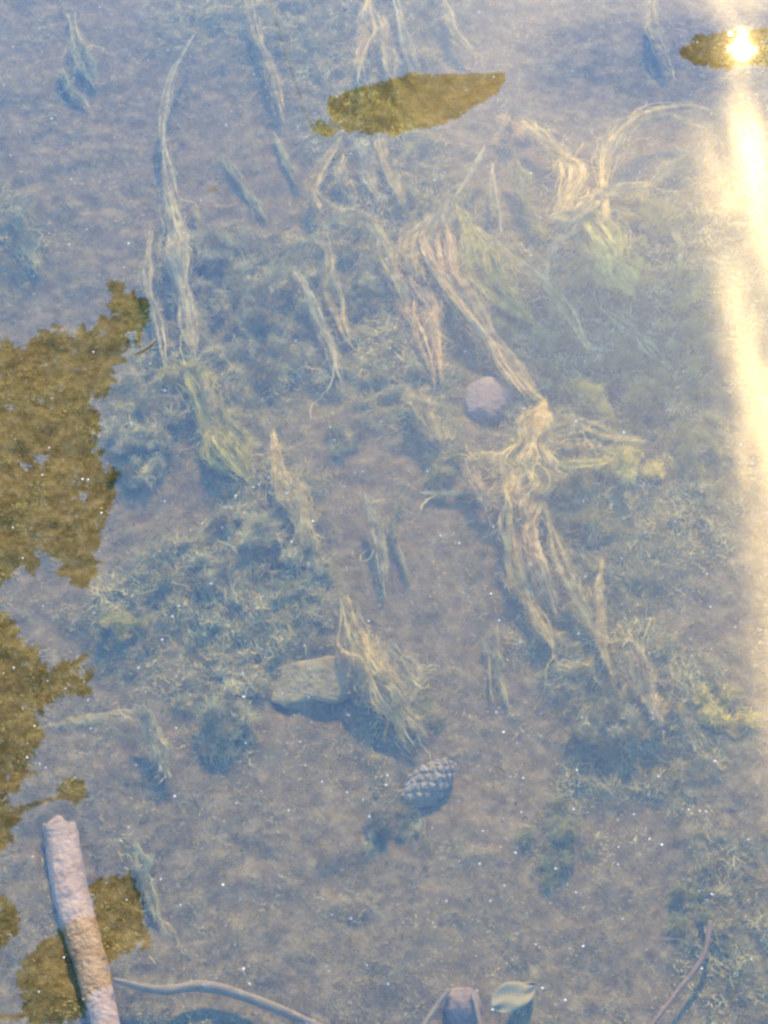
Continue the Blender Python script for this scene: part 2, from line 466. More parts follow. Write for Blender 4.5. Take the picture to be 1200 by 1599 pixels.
    dv = (np.cos(ang)[..., None] * Th[:, None] * np.array([1, 1.25, 1]) + np.sin(ang)[..., None] * Sh[:, None]) * (sg * step)[:, None, None]
    sp_ = ctr[k0][:, None] + np.cumsum(dv, axis=1) + (r.normal(size=(ms_, 1, 1)) * wv[k0][:, None, None] * .5) * S[k0][:, None]
    zb = zbed(sp_[..., 0], sp_[..., 1]) + .004
    lam = np.linspace(0, 1, nn_)[None] ** .7 * np.where(sg > 0, 1, .55)[:, None]
    sp_[..., 2] = sp_[..., 2] * (1 - lam) + zb * lam
    sp_ += r.normal(size=sp_.shape) * .0007
    V3, F3 = ribbons(sp_, r.uniform(.0004, .00095, ms_)[:, None] * (1 + .4 * smooth_noise(ms_, nn_, 9, r)).clip(.3, 2) * np.linspace(1, .35, nn_)[None], r)
    o = new_mesh(name, np.vstack([V, V2, V3]), np.vstack([Fq, F2 + len(V), F3 + len(V) + len(V2)]), M[tone])
    set_attr(o, 'tone', np.concatenate([tn, np.repeat(np.clip(r.normal(.45, .2, mh), 0, 1), 8), np.repeat(np.clip(r.normal(.5, .15, ms_), 0, 1), nn_ * 2)]))
    tag(o, label, 'algae', group)
    return o

def clump(px, py, rx, ry, label, tone='fluff', hgt=.05, dens=1.0, seed=0, group='fluffy algae clumps'):
    """a cauliflower of soft tufts: many balls of short curled filaments"""
    r = np.random.default_rng(5000 + seed)
    m = mpp(px, py)
    c = on_bed(px, py, hgt * .3)
    nb = int(max(6, dens * rx * ry / 130))
    Rx, Ry = rx * m, ry * m * 1.5
    q = r.normal(size=(nb, 2)) * .5
    q *= np.minimum(1, 1.05 / (np.linalg.norm(q, axis=1, keepdims=True) + 1e-6))
    bx = c[0] + q[:, 0] * Rx; by = c[1] + q[:, 1] * Ry
    dome = np.sqrt(np.clip(1 - (q ** 2).sum(1), 0, 1))
    bz = zbed(bx, by) + hgt * dome * r.uniform(.25, 1, nb)
    br = r.uniform(.006, .017, nb) * (0.7 + .6 * min(1, rx / 80))
    per = 130
    mh = nb * per
    b = np.repeat(np.arange(nb), per)
    d = r.normal(size=(mh, 3)); d[:, 2] = np.abs(d[:, 2]) * .8 - .15
    d /= np.linalg.norm(d, axis=1, keepdims=True)
    n = 4; s = np.linspace(.15, 1, n)
    ctr = np.stack([bx, by, bz], 1)
    ln = br[b] * r.uniform(.6, 1.25, mh)
    path = ctr[b][:, None] + d[:, None] * (ln[:, None] * s)[..., None]
    path += smooth_noise(mh * 3, n, 4, r).reshape(mh, 3, n).transpose(0, 2, 1) * (br[b] * .22)[:, None, None]
    rad = np.repeat(r.uniform(.00025, .00055, mh)[:, None], n, 1) * np.array([1, 1, .85, .35])
    V, Fq = ribbons(path, rad, r)
    o = new_mesh('algae_clump', V, Fq, M[tone])
    tb = np.clip(r.normal(.5, .24, nb), 0, 1)
    set_attr(o, 'tone', np.repeat(np.clip(tb[b] + r.normal(0, .1, mh), 0, 1), n * 2))
    tag(o, label, 'algae', group)
    return o

# ------------------------------------------------------------------ algae fluff over the bed (nobody could count it)
def fluff():
    r = np.random.default_rng(42)
    m0 = 330000
    px = r.uniform(-60, 1260, m0); py = r.uniform(-60, 1660, m0)
    d = FWD[None] + RT[None] * ((px - CX) / FPX)[:, None] + UP[None] * ((CY - py) / FPX)[:, None]
    t = (BED - C0[2]) / d[:, 2]
    x = d[:, 0] * t; y = d[:, 1] * t
    w = weed(x, y)
    keep = r.random(m0) < .16 + .42 * sstep(.42, .62, fbm(x * 34, y * 24, 3, 5)) + .4 * w * sstep(.3, .62, fbm(x * 22, y * 16, 3, 2))
    x, y, w = x[keep], y[keep], w[keep]; m = len(x)
    z = zbed(x, y)
    n = 4
    az = r.uniform(0, 2 * np.pi, m)
    lean = 2 * np.pi * fbm(x * 6, y * 6, 2, 5)
    az = np.where(r.random(m) < .5, az, lean * 2)
    el = r.uniform(.0, .7, m)
    dd = np.stack([np.cos(az) * np.cos(el), np.sin(az) * np.cos(el), np.sin(el)], 1)
    ln = r.uniform(.003, .010, m) * (0.55 + w) * np.where(r.random(m) < .08, 2.2, 1)
    s = np.linspace(0, 1, n)
    path = np.stack([x, y, z - .0005], 1)[:, None] + dd[:, None] * (ln[:, None] * s)[..., None]
    path += smooth_noise(m * 3, n, 4, r).reshape(m, 3, n).transpose(0, 2, 1) * (ln * .22)[:, None, None]
    rad = np.repeat(r.uniform(.0003, .0008, m)[:, None], n, 1) * np.array([1, 1, .8, .35])
    V, Fq = ribbons(path, rad, r)
    o = new_mesh('algae_fluff', V, Fq, M['fluff'])
    tn = np.clip(.12 + .14 * w + .55 * fbm(x * 14, y * 12, 3, 6) + r.normal(0, .13, m), 0, 1)
    set_attr(o, 'tone', np.repeat(tn, n * 2))
    o['kind'] = 'stuff'
    o['label'] = 'grey green fluffy algae growing over the muddy bed'
    o['category'] = 'algae'
fluff()

#@@STRANDS
exec_strands = [
 # points, widths, label, tone, heights
 ([(302, 55), (268, 120), (252, 180), (256, 230), (268, 290)], [5, 9, 11, 12, 14], 'thin pale curved algae thread at upper left, bowed to the left', 'pale', (.06, .1, .07)),
 ([(258, 295), (270, 350), (282, 420), (295, 500), (302, 550)], [26, 60, 62, 46, 14], 'broad pale algae strand hanging below the thin bowed thread at upper left', 'pale', (.07, .05, .03)),
 ([(236, 360), (229, 430), (244, 490), (258, 565)], [10, 16, 14, 8], 'narrow pale algae strand left of the broad one, by the notched reflection', 'pale', (.05, .04, .03)),
 ([(288, 560), (312, 610), (330, 660), (352, 705), (385, 745)], [24, 66, 72, 66, 26], 'wide yellowish algae strand with a rounded head, right of the left reflection', 'lime', (.08, .06, .03)),
 ([(318, 585), (332, 630), (346, 690)], [8, 14, 8], 'bright narrow fold of algae along the yellowish strand', 'tan', (.1, .08, .06)),
 ([(424, 672), (436, 735), (462, 785), (476, 855)], [7, 34, 48, 28], 'tan algae strand with pointed top, left of the bare mud patch', 'tan', (.08, .05, .02)),
 ([(571, 772), (588, 835), (600, 920)], [6, 16, 7], 'short thin pale algae thread standing alone on the bare mud in the middle', 'pale', (.08, .05, .02)),
 ([(538, 932), (552, 990), (578, 1045), (608, 1095), (648, 1150)], [26, 54, 66, 74, 40], 'thick tan woolly algae strand leaning over the angular stone', 'tan', (.11, .09, .04)),
 ([(600, 1005), (622, 1050), (638, 1100), (650, 1140)], [34, 52, 44, 24], 'greyish woolly algae strand along the right of the thick tan one', 'pale', (.07, .05, .03)),
 ([(458, 415), (488, 465), (510, 525), (532, 585)], [7, 18, 20, 8], 'slim whitish algae strand slanting down through the grey green fluff', 'pale', (.09, .07, .03)),
 ([(532, 215), (504, 262), (490, 290), (512, 322)], [12, 20, 18, 18], 'kinked tan algae strand just below the left tip of the leafy oval reflection', 'tan', (.07, .08, .09)),
 ([(500, 360), (514, 400), (520, 465), (542, 525)], [18, 26, 22, 8], 'tan algae strand hanging straight down from the kinked one', 'tan', (.08, .05, .02)),
 ([(505, 352), (530, 334), (562, 336), (592, 370), (612, 420), (628, 460)], [10, 20, 28, 30, 26, 12], 'arched tan algae strand bending down to the right like a hook', 'tan', (.08, .1, .06)),
 ([(630, 435), (654, 470), (664, 520), (682, 590)], [18, 40, 32, 12], 'reddish tan algae strand left of the largest upper bundle', 'rust', (.07, .06, .03)),
 ([(704, 312), (684, 360), (698, 425), (740, 490), (782, 552), (828, 612)], [28, 76, 66, 56, 38, 10], 'long reddish tan algae bundle running down to the round pinkish stone', 'rust', (.1, .09, .04)),
 ([(716, 322), (748, 395), (782, 455), (835, 505)], [30, 62, 56, 20], 'greenish algae bundle along the right of the long reddish tan one', 'lime', (.08, .06, .03)),
 ([(684, 338), (652, 366), (644, 400), (652, 430)], [22, 42, 42, 20], 'short tan bulge of algae on the left shoulder of the long reddish bundle', 'tan', (.08, .06, .04)),
 ([(768, 250), (772, 305), (784, 365)], [7, 11, 6], 'thin straight bright algae thread hanging under the pinkish tuft', 'pale', (.1, .1, .09)),
 ([(757, 228), (738, 265), (714, 302)], [5, 8, 5], 'thin algae thread linking the pinkish tuft to the long reddish bundle', 'pale', (.11, .1, .1)),
 ([(742, 352), (790, 395), (850, 440), (886, 486), (922, 545)], [6, 14, 18, 24, 10], 'thin knotted algae strand slanting from the long bundle down to the right', 'tan', (.09, .08, .04)),
 ([(822, 188), (852, 222), (886, 258), (880, 335)], [20, 44, 46, 34], 'blotchy tan algae strand at upper right, left of the big arch', 'straw', (.08, .09, .08)),
 ([(862, 348), (905, 332), (950, 300), (1012, 288)], [26, 42, 34, 14], 'forked tan algae branch lying across the foot of the big arch', 'straw', (.08, .09, .08)),
 ([(946, 345), (944, 265), (964, 212), (1002, 182), (1058, 168), (1098, 172)], [18, 24, 32, 34, 20, 10], 'big arched tan algae strand curving over toward the golden glare', 'straw', (.08, .12, .12)),
 ([(985, 192), (1040, 182), (1070, 192), (1098, 200)], [8, 20, 14, 6], 'short pale algae strand tucked under the tip of the big arch', 'straw', (.11, .11, .1)),
 ([(1012, 288), (1060, 252), (1112, 220)], [12, 14, 8], 'faint straight algae strand rising from the forked branch to the glare', 'tan', (.08, .08, .08)),
 ([(915, 322), (948, 372), (972, 425), (992, 460)], [50, 84, 80, 40], 'broad greenish algae strand spreading below the big arch', 'sunlime', (.08, .06, .03)),
 ([(905, 358), (872, 376), (856, 402), (856, 440)], [6, 9, 10, 6], 'thin hooked algae thread left of the broad greenish strand', 'pale', (.09, .08, .06)),
 ([(1042, 310), (1056, 360), (1062, 415)], [12, 20, 10], 'faint green algae strand near the golden glare, below the arch', 'green', (.07, .06, .03)),
 ([(938, 480), (990, 520), (1035, 565)], [10, 16, 8], 'faint slanting green algae strand right of the knotted strand', 'green', (.06, .05, .03)),
 ([(890, 590), (928, 618), (958, 655)], [10, 32, 14], 'short yellowish algae strand above the bright loop thread', 'lime', (.07, .06, .04)),
 ([(850, 625), (832, 680), (818, 740), (806, 800)], [24, 66, 84, 70], 'stout yellow tan algae bundle, thick upper part of the forked mass', 'straw', (.1, .11, .09)),
 ([(802, 760), (796, 820), (806, 885), (834, 950), (862, 1005)], [30, 46, 48, 40, 10], 'left leg of the forked tan algae mass, tapering down', 'tan', (.09, .08, .03)),
 ([(832, 770), (830, 820), (842, 880), (868, 950)], [26, 34, 34, 10], 'rust tinged middle leg of the forked tan algae mass', 'rust', (.09, .08, .04)),
 ([(846, 760), (868, 850), (898, 918), (928, 978), (952, 1040)], [14, 20, 24, 26, 10], 'slim right leg of the forked tan algae mass', 'tan', (.09, .07, .03)),
 ([(852, 672), (880, 658), (930, 667), (968, 680), (1006, 689)], [12, 17, 18, 16, 10], 'bright pale algae thread looping right from the stout bundle', 'straw', (.12, .12, .1)),
 ([(800, 712), (765, 712), (730, 714)], [12, 16, 16], 'short flat algae thread sticking out left of the stout bundle', 'straw', (.1, .09, .08)),
 ([(732, 716), (744, 758), (784, 792)], [24, 26, 14], 'tan algae elbow bending back to the stout bundle from the left', 'rust', (.08, .07, .07)),
 ([(850, 722), (900, 726), (952, 722)], [10, 12, 14], 'thin green algae thread between the stout bundle and the lime tuft', 'sunlime', (.1, .09, .08)),
 ([(738, 768), (700, 772), (660, 768)], [8, 8, 5], 'thin faint algae thread lying left of the elbow', 'pale', (.06, .05, .04)),
 ([(942, 872), (936, 925), (940, 985), (948, 1030)], [10, 20, 18, 10], 'upright tan algae strand meeting the slim right leg', 'tan', (.07, .06, .03)),
 ([(990, 1005), (1002, 1050), (1014, 1095), (1032, 1125)], [26, 38, 34, 18], 'reddish tan algae strand rising from the knobbly clump at lower right', 'rust', (.1, .08, .05)),
 ([(772, 975), (768, 1030), (780, 1095)], [12, 26, 16], 'faint green curved algae strand standing alone below the forked mass', 'green', (.06, .05, .02)),
 ([(628, 598), (656, 632), (682, 690)], [16, 42, 14], 'short tan algae strand left of the round pinkish stone', 'tan', (.08, .06, .03)),
 ([(384, -10), (405, 60), (425, 112), (442, 172)], [16, 24, 22, 8], 'pale yellowish algae strand running down from the top edge, left of centre', 'tan', (.06, .05, .03)),
 ([(428, 205), (448, 252), (468, 292)], [8, 14, 8], 'faint bluish white algae strand below the yellowish one from the top edge', 'pale', (.06, .05, .04)),
 ([(578, -10), (574, 50), (560, 120)], [26, 34, 12], 'tan algae strand at the top edge, above the left half of the oval reflection', 'tan', (.08, .08, .07)),
 ([(596, 20), (604, 70), (616, 125)], [14, 24, 12], 'second tan algae strand at the top edge, splitting off to the right', 'tan', (.08, .07, .06)),
 ([(616, -10), (630, 50), (648, 110)], [12, 16, 10], 'third algae strand at the top edge, thinner and more slanted', 'pale', (.08, .07, .05)),
 ([(690, -10), (708, 42), (738, 80)], [9, 14, 7], 'short slanting algae strand at the top edge, right of centre', 'tan', (.07, .06, .05)),
 ([(1020, -10), (1019, 45), (1042, 84)], [12, 18, 8], 'tan algae strand at the top edge, left of the sun glint', 'tan', (.08, .07, .06)),
 ([(560, 215), (578, 255), (586, 300)], [16, 34, 14], 'pale algae strand below the middle of the oval reflection', 'pale', (.06, .05, .03)),
 ([(590, 215), (608, 262), (630, 312)], [16, 28, 12], 'pale tan algae strand below the oval reflection, slanting right', 'tan', (.06, .05, .03)),
 ([(540, 240), (532, 280), (552, 318)], [10, 18, 10], 'faint curled algae strand between the kinked one and the oval reflection', 'pale', (.06, .05, .03)),
 ([(218, 1102), (238, 1150), (258, 1205)], [22, 34, 20], 'pale upright algae strand at the right end of the sunken log', 'pale', (.08, .06, .03)),
 ([(212, 1318), (226, 1372), (246, 1430)], [22, 24, 10], 'faint pale algae strand right of the lower oval reflection', 'pale', (.06, .05, .02)),
 ([(112, 20), (122, 80), (150, 130)], [16, 30, 14], 'faint whitish algae strand near the top left corner', 'pale', (.05, .05, .04)),
 ([(95, 105), (112, 140), (138, 165)], [8, 18, 10], 'small faint whitish algae streak below the one in the top left corner', 'pale', (.05, .05, .04)),
 ([(22, 325), (38, 375), (62, 425)], [26, 46, 20], 'faint tan algae strand at the left edge, above the big reflection', 'tan', (.05, .04, .02)),
 ([(340, 235), (376, 286), (415, 345)], [8, 16, 8], 'faint bluish algae strand slanting below the small blue gap, upper left', 'pale', (.06, .05, .03)),
 ([(300, 320), (318, 360), (335, 395)], [8, 14, 8], 'faint short algae strand right of the broad pale strand', 'pale', (.05, .04, .03)),
 ([(626, 770), (612, 830), (640, 905)], [8, 16, 8], 'faint grey algae strand right of the lone thin thread', 'green', (.05, .04, .02)),
 ([(800, 250), (818, 310), (850, 370)], [18, 34, 14], 'greenish algae strand between the pinkish tuft and the blotchy strand', 'green', (.06, .05, .03)),
 ([(900, 360), (920, 410), (940, 450)], [16, 30, 14], 'dull green algae strand left of the broad greenish one', 'green', (.05, .04, .03)),
]
for i, (p, w, lab, tone, h) in enumerate(exec_strands):
    if 'faint' in lab: tone = 'fluff'; h = [q * .3 for q in h]
    strand(p, w, lab, tone, h=h, seed=i)

CL = [
 (430, 470, 80, 60, 'large grey green algae clump left of the slim whitish strand', 'fluff', .05),
 (415, 560, 70, 40, 'grey green algae clump below the slim whitish strand', 'fluff', .04),
 (345, 400, 60, 60, 'green tinged algae clump right of the broad pale strand', 'fluff', .04),
 (215, 690, 60, 55, 'rounded algae clump beside the right edge of the big left reflection', 'fluff', .05),
 (410, 830, 62, 50, 'crumpled algae clump at the foot of the pointed tan strand', 'fluff', .06),
 (320, 890, 34, 34, 'small ring shaped algae clump left of the bare middle mud', 'fluff', .04),
 (345, 1110, 60, 50, 'mossy algae clump right of the sunken log', 'fluff', .06),
 (300, 590, 34, 30, 'yellow green algae head at the top of the wide yellowish strand', 'lime', .09),
 (985, 735, 44, 36, 'rounded lime green algae tuft at the end of the thin green thread', 'sunlime', .12),
 (788, 212, 34, 28, 'pinkish tan algae tuft below the right tip of the oval reflection', 'rust', .09),
 (945, 1135, 62, 44, 'knobbly algae clump at lower right with a reddish strand', 'fluff', .08),
 (1000, 1110, 46, 40, 'brownish side of the knobbly clump at lower right', 'tan', .07),
 (1120, 1105, 60, 30, 'bright green algae patch near the right edge below the glare', 'sunlime', .05),
 (870, 1320, 48, 46, 'loose yellow green algae patch on the mud at lower right', 'green', .035),
 (1070, 1430, 42, 34, 'green algae patch beside the thin reddish twig', 'green', .035),
 (185, 980, 34, 20, 'small yellowish algae patch between the two left reflections', 'lime', .04),
 (1000, 590, 64, 60, 'green algae clump right of the short yellowish strand', 'green', .05),
 (1090, 540, 46, 50, 'algae clump close to the golden glare at right', 'green', .05),
 (880, 790, 60, 50, 'dull green algae clump right of the stout bundle', 'green', .04),
 (690, 745, 44, 34, 'green algae clump left of the tan elbow', 'green', .04),
 (870, 560, 46, 46, 'green algae clump above the bright loop thread', 'green', .05),
 (600, 1290, 44, 30, 'low algae clump left of and below the pine cone', 'fluff', .03),
 (645, 1110, 36, 32, 'green algae tuft at the foot of the thick woolly strand', 'green', .05),
 (610, 600, 34, 30, 'algae clump left of the short tan strand in the middle', 'fluff', .04),
 (540, 690, 44, 26, 'whitish crumbly algae clump on top of the bare middle mud', 'fluff', .03),
 (980, 420, 44, 34, 'yellowish algae clump at the foot of the broad greenish strand', 'lime', .05),
 (560, 460, 46, 56, 'algae clump under the hooked arch', 'fluff', .04),
 (1010, 350, 60, 50, 'loose yellowish algae patch below the forked branch near the glare', 'lime', .04),
 (1075, 470, 44, 60, 'yellow green algae patch beside the glare at upper right', 'lime', .04),
 (905, 440, 50, 44, 'yellow green algae patch left of the yellowish clump', 'green', .04),
 (1090, 700, 46, 60, 'pale green algae patch beside the glare at mid height', 'green', .035),
 (780, 520, 50, 44, 'green algae patch right of the long reddish bundle', 'green', .035),
 (660, 330, 44, 40, 'dull green algae patch left of the head of the long bundle', 'green', .035),
 (470, 860, 46, 32, 'algae clump at the lower right of the crumpled one', 'fluff', .05),
]
for i, (px, py, rx, ry, lab, tone, hg) in enumerate(CL):
    clump(px, py, rx, ry, lab, tone, hg * .36, seed=i)

# ------------------------------------------------------------------ sticks, stones, cone
def stick(name, pts, w, label, cat, mat, h=.01, rough=.08, sides=14, seed=0, group=None):
    r = np.random.default_rng(300 + seed)
    P3 = [on_bed(p[0], p[1], h if not isinstance(h, (list, tuple)) else h[i]) for i, p in enumerate(pts)]
    n = 40
    c = catmull(P3, n)
    m = mpp(*pts[len(pts) // 2])
    rad = np.interp(np.linspace(0, 1, n), np.linspace(0, 1, len(w)), w) * m * .5
    T = np.gradient(c, axis=0); T /= np.linalg.norm(T, axis=1, keepdims=True)
    S = np.cross(T, (0, 0, 1.)); S /= np.linalg.norm(S, axis=1, keepdims=True); N = np.cross(S, T)
    V = []
    for i in range(n):
        for k in range(sides):
            a = 2 * math.pi * k / sides
            q = rad[i] * (1 + rough * (2 * float(fbm(np.array(i * .45 + 50 * seed), np.array(3 + 2.2 * math.cos(a) + 1.7 * math.sin(a)), 3, seed)) - 1) * 2)
            if sides > 20: q *= 1 + .10 * (float(vnoise(np.array(9 + 3.5 * math.cos(a) + 2.5 * math.sin(2 * a)), np.array(i * .11 + 4 * math.sin(a)), 2)) - .5) + .12 * math.exp(-((i - 13) / 1.6) ** 2 - ((a - 1.2) / .5) ** 2) + .1 * math.exp(-((i - 28) / 1.4) ** 2 - ((a - 2.2) / .4) ** 2)
            along = T[i] * (rad[i] * .55 * (float(vnoise(np.array(3 + 2 * math.cos(a)), np.array(7 + 2 * math.sin(a)), 4)) - .3) * (1 if i == 0 else .4)) if i < 2 and sides > 20 else 0 * T[i]
            V.append(c[i] + along + q * (math.cos(a) * S[i] + math.sin(a) * N[i]))
    Fq = []
    for i in range(n - 1):
        for k in range(sides):
            k2 = (k + 1) % sides
            Fq.append((i * sides + k, i * sides + k2, (i + 1) * sides + k2, (i + 1) * sides + k))
    # broken ends, caved in
    for i, rev in ((0, False), (n - 1, True)):
        b = len(V); V.append(c[i] + T[i] * (rad[i] * .2 if i == 0 else -rad[i] * .2))
        for k in range(sides):
            k2 = (k + 1) % sides
            f = (i * sides + k2, i * sides + k, b)
            Fq.append(f[::-1] if rev else f)
    o = new_mesh(name, V, Fq, mat)
    for pl in list(o.data.polygons)[-2 * sides:]: pl.use_smooth = False
    return tag(o, label, cat, group)

stick('sunken_branch', [(93, 1290), (112, 1400), (140, 1500), (172, 1625)], [54, 57, 52, 40], 'thick pinkish brown sunken branch crossing the lower oval reflection', 'branch', M['wood'], h=[.004, .005, .006, .008], rough=.05, sides=32, seed=1)
stick('sunken_log', [(60, 1150), (130, 1135), (222, 1120)], [34, 40, 34], 'pale silted log half buried near the left edge', 'log', M['stone'], h=-.013, seed=2)
stick('sunken_twig', [(178, 1530), (250, 1546), (320, 1540), (400, 1562), (520, 1612)], [8, 14, 18, 15, 12], 'long pale twig lying along the bottom edge', 'twig', M['twig'], h=.025, seed=3)
stick('sunken_twig', [(1110, 1438), (1098, 1495), (1056, 1552), (1010, 1612)], [8, 9, 8, 6], 'thin curved reddish twig at lower right', 'twig', M['redtwig'], h=.025, seed=4)
stick('sunken_twig', [(702, 1545), (682, 1572), (655, 1612)], [7, 9, 8], 'short pale twig left of the small round stone at the bottom edge', 'twig', M['twig'], h=.02, seed=5)
stick('sunken_twig', [(738, 1552), (746, 1580), (752, 1612)], [6, 8, 7], 'tiny pale twig between the small round stone and the sunken leaf', 'twig', M['twig'], h=.02, seed=6)

def stone(px, py, rx, ry, label, mat, hz=.6, ang=0, seed=0, sharp=0.0):
    r = np.random.default_rng(700 + seed)
    m = mpp(px, py)
    import bmesh
    bm = bmesh.new()
    bmesh.ops.create_icosphere(bm, subdivisions=4, radius=1)
    off = r.uniform(0, 90, 2)
    planes = [(Vector(r.normal(size=3)).normalized(), r.uniform(.55, .85)) for _ in range(int(12 * sharp))]
    for v in bm.verts:
        q = v.co.copy()
        for nrm, dd in planes:
            s = q.dot(nrm) - dd
            if s > 0: q -= nrm * s
        q *= 1 + .55 * (float(fbm(np.array(off[0] + 1.4 * q.x + q.z), np.array(off[1] + 1.4 * q.y - q.z), 4, seed)) - .5)
        v.co = q
    c = on_bed(px, py, ry * m * .12)
    me = bpy.data.meshes.new('stone'); bm.to_mesh(me); bm.free()
    me.polygons.foreach_set('use_smooth', np.ones(len(me.polygons), bool))
    me.materials.append(mat)
    o = bpy.data.objects.new('stone', me); COL.objects.link(o)
    o.location = c; o.scale = (rx * m, ry * m * 1.15, rx * m * hz); o.rotation_euler = (0, 0, ang)
    return tag(o, label, 'stone', 'stones on the bed')
stone(766, 626, 36, 38, 'round pinkish stone at the end of the long reddish bundle', M['pink'], .6, seed=1)
stone(488, 1066, 68, 44, 'angular silted stone left of the thick woolly strand', M['stone'], .3, ang=.25, seed=5, sharp=.45)
stone(724, 1572, 30, 28, 'small round pinkish stone at the bottom edge', M['pink'], .7, seed=3)

def sunken_leaf():
    m = mpp(800, 1560)
    c = on_bed(802, 1558, .02)
    n, k = 24, 9
    V = []; Fq = []
    for i in range(n):
        t = i / (n - 1)
        wdt = .5 * 34 * m * math.sin(math.pi * t ** .8) ** .8 + .0004
        for j in range(k):
            s = j / (k - 1) * 2 - 1
            V.append(((t - .5) * 96 * m, s * wdt * 1.3, .004 * abs(s) + .010 * math.sin(3 * t + 1) + .0025 * math.sin(9 * t + 4 * s) + (0.0025 if j == k // 2 else 0)))
    for i in range(n - 1):
        for j in range(k - 1):
            a = i * k + j; Fq.append((a, a + k, a + k + 1, a + 1))
    o = new_mesh('sunken_leaf', V, Fq, M['deadleaf'])
    so = o.modifiers.new('s', 'SOLIDIFY'); so.thickness = .0012
    o.location = c; o.rotation_euler = (.25, .1, math.radians(38))
    tag(o, 'pale elongated sunken leaf lying at the bottom edge', 'leaf')
sunken_leaf()

def pine_cone():
    px, py = 670, 1225
    m = mpp(px, py)
    L = 96 * m; R = 39 * m
    root = bpy.data.objects.new('pine_cone', None); COL.objects.link(root)
    root.location = on_bed(px, py, R * .3)
    root.rotation_euler = (0, math.radians(82), math.radians(46))
    tag(root, 'grey brown pine cone lying in a hollow of the muddy bed', 'pine cone')
    prof = lambda t: R * (math.sin(math.pi * min(1, .12 + t * .84)) ** .55) * (1.02 - .15 * t)
    V = []; Fq = []
    n, k = 16, 14
    for i in range(n):
        t = i / (n - 1)
        for j in range(k):
            a = 2 * math.pi * j / k; V.append((.72 * prof(t) * math.cos(a), .72 * prof(t) * math.sin(a), (t - .5) * L))
    for i in range(n - 1):
        for j in range(k):
            Fq.append((i * k + j, i * k + (j + 1) % k, (i + 1) * k + (j + 1) % k, (i + 1) * k + j))
    new_mesh('core', V, Fq, M['conecore'], root)
    # one scale: a thick curved lozenge with a raised boss, +X outwards, +Z to the tip
    s = 1.0
    V = [(0, 0, -.35), (.34, -.5, .1), (.34, .5, .1), (.52, 0, .55), (.30, -.3, .45), (.30, .3, .45), (.62, 0, .18), (.1, -.35, 0), (.1, .35, 0), (.15, 0, .5), (.42, 0, -.22)]
    Fq = [(6, 10, 2), (6, 1, 10), (6, 2, 5), (6, 5, 3), (6, 3, 4), (6, 4, 1), (10, 1, 7), (10, 7, 0), (10, 0, 8), (10, 8, 2), (3, 5, 9), (3, 9, 4), (2, 8, 5), (5, 8, 9), (1, 4, 7), (4, 9, 7)]
    first = None
    N = 84
    for i in range(N):
        t = (i + .5) / N
        a = i * 2.399963
        if first is None:
            o = new_mesh('scale', V, Fq, M['cone'], root, smooth=False); first = o
        else:
            o = first.copy(); COL.objects.link(o); o.parent = root
        pr = prof(t)
        sz = .0118 * (.55 + .6 * math.sin(math.pi * min(1, t * .85 + .12))) * random.uniform(.78, 1.12)
        o.location = (pr * .62 * math.cos(a), pr * .62 * math.sin(a), (t - .5) * L)
        o.scale = (sz, sz * 1.15, sz)
        o.rotation_euler = (random.gauss(0, .12), -.25 - .5 * (t - .4) + random.gauss(0, .14), a + random.gauss(0, .08))
pine_cone()

# ------------------------------------------------------------------ trees on the bank, seen mirrored in the water
def mirror_pt(px, py, dist):
    d = ray(px, py)
    t = -C0[2] / d[2]
    p = C0 + d * t
    e = np.array([d[0], d[1], -d[2]])
    return p + e * (dist - t)

def inside(poly, x, y):
    poly = np.asarray(poly, float); n = len(poly)
    r = np.zeros(len(x), bool); j = n - 1
    for i in range(n):
        xi, yi = poly[i]; xj, yj = poly[j]
        c = ((yi > y) != (yj > y)) & (x < (xj - xi) * (y - yi) / (yj - yi + 1e-9) + xi)
        r ^= c; j = i
    return r

def leaves_at(P, size, r, elong=2.6):
    """pointed leaves: two bent quads, lens outline"""
    m = len(P)
    d = r.normal(size=(m, 3)); d[:, 2] -= .4
    d /= np.linalg.norm(d, axis=1, keepdims=True)
    s = np.cross(d, r.normal(size=(m, 3))); s /= np.linalg.norm(s, axis=1, keepdims=True)
    nn = np.cross(d, s)
    L = size * r.uniform(.6, 1.25, m)[:, None]; W = L / elong
    v = np.stack([P - d * L * .5, P - d * L * .1 + s * W * .5, P + d * L * .28 + s * W * .38, P + d * L * .5 + nn * L * .06,
                  P + d * L * .28 - s * W * .38, P - d * L * .1 - s * W * .5, P + nn * L * -.05], 1)
    b = (np.arange(m) * 7)[:, None]
    f = np.array([[0, 1, 6, 5], [1, 2, 3, 6], [6, 3, 4, 5]])
    return v.reshape(-1, 3), (b[:, :, None] + f[None]).reshape(-1, 4)

def limb_mesh(name, pts, r0, r1, parent, wob=.0, n=24):
    c = catmull(pts, n)
    rad = np.linspace(r0, r1, n)[None]
    V, Fq = tubes(c[None], rad, 8)
    return new_mesh(name, V, Fq, M['bark'], parent)

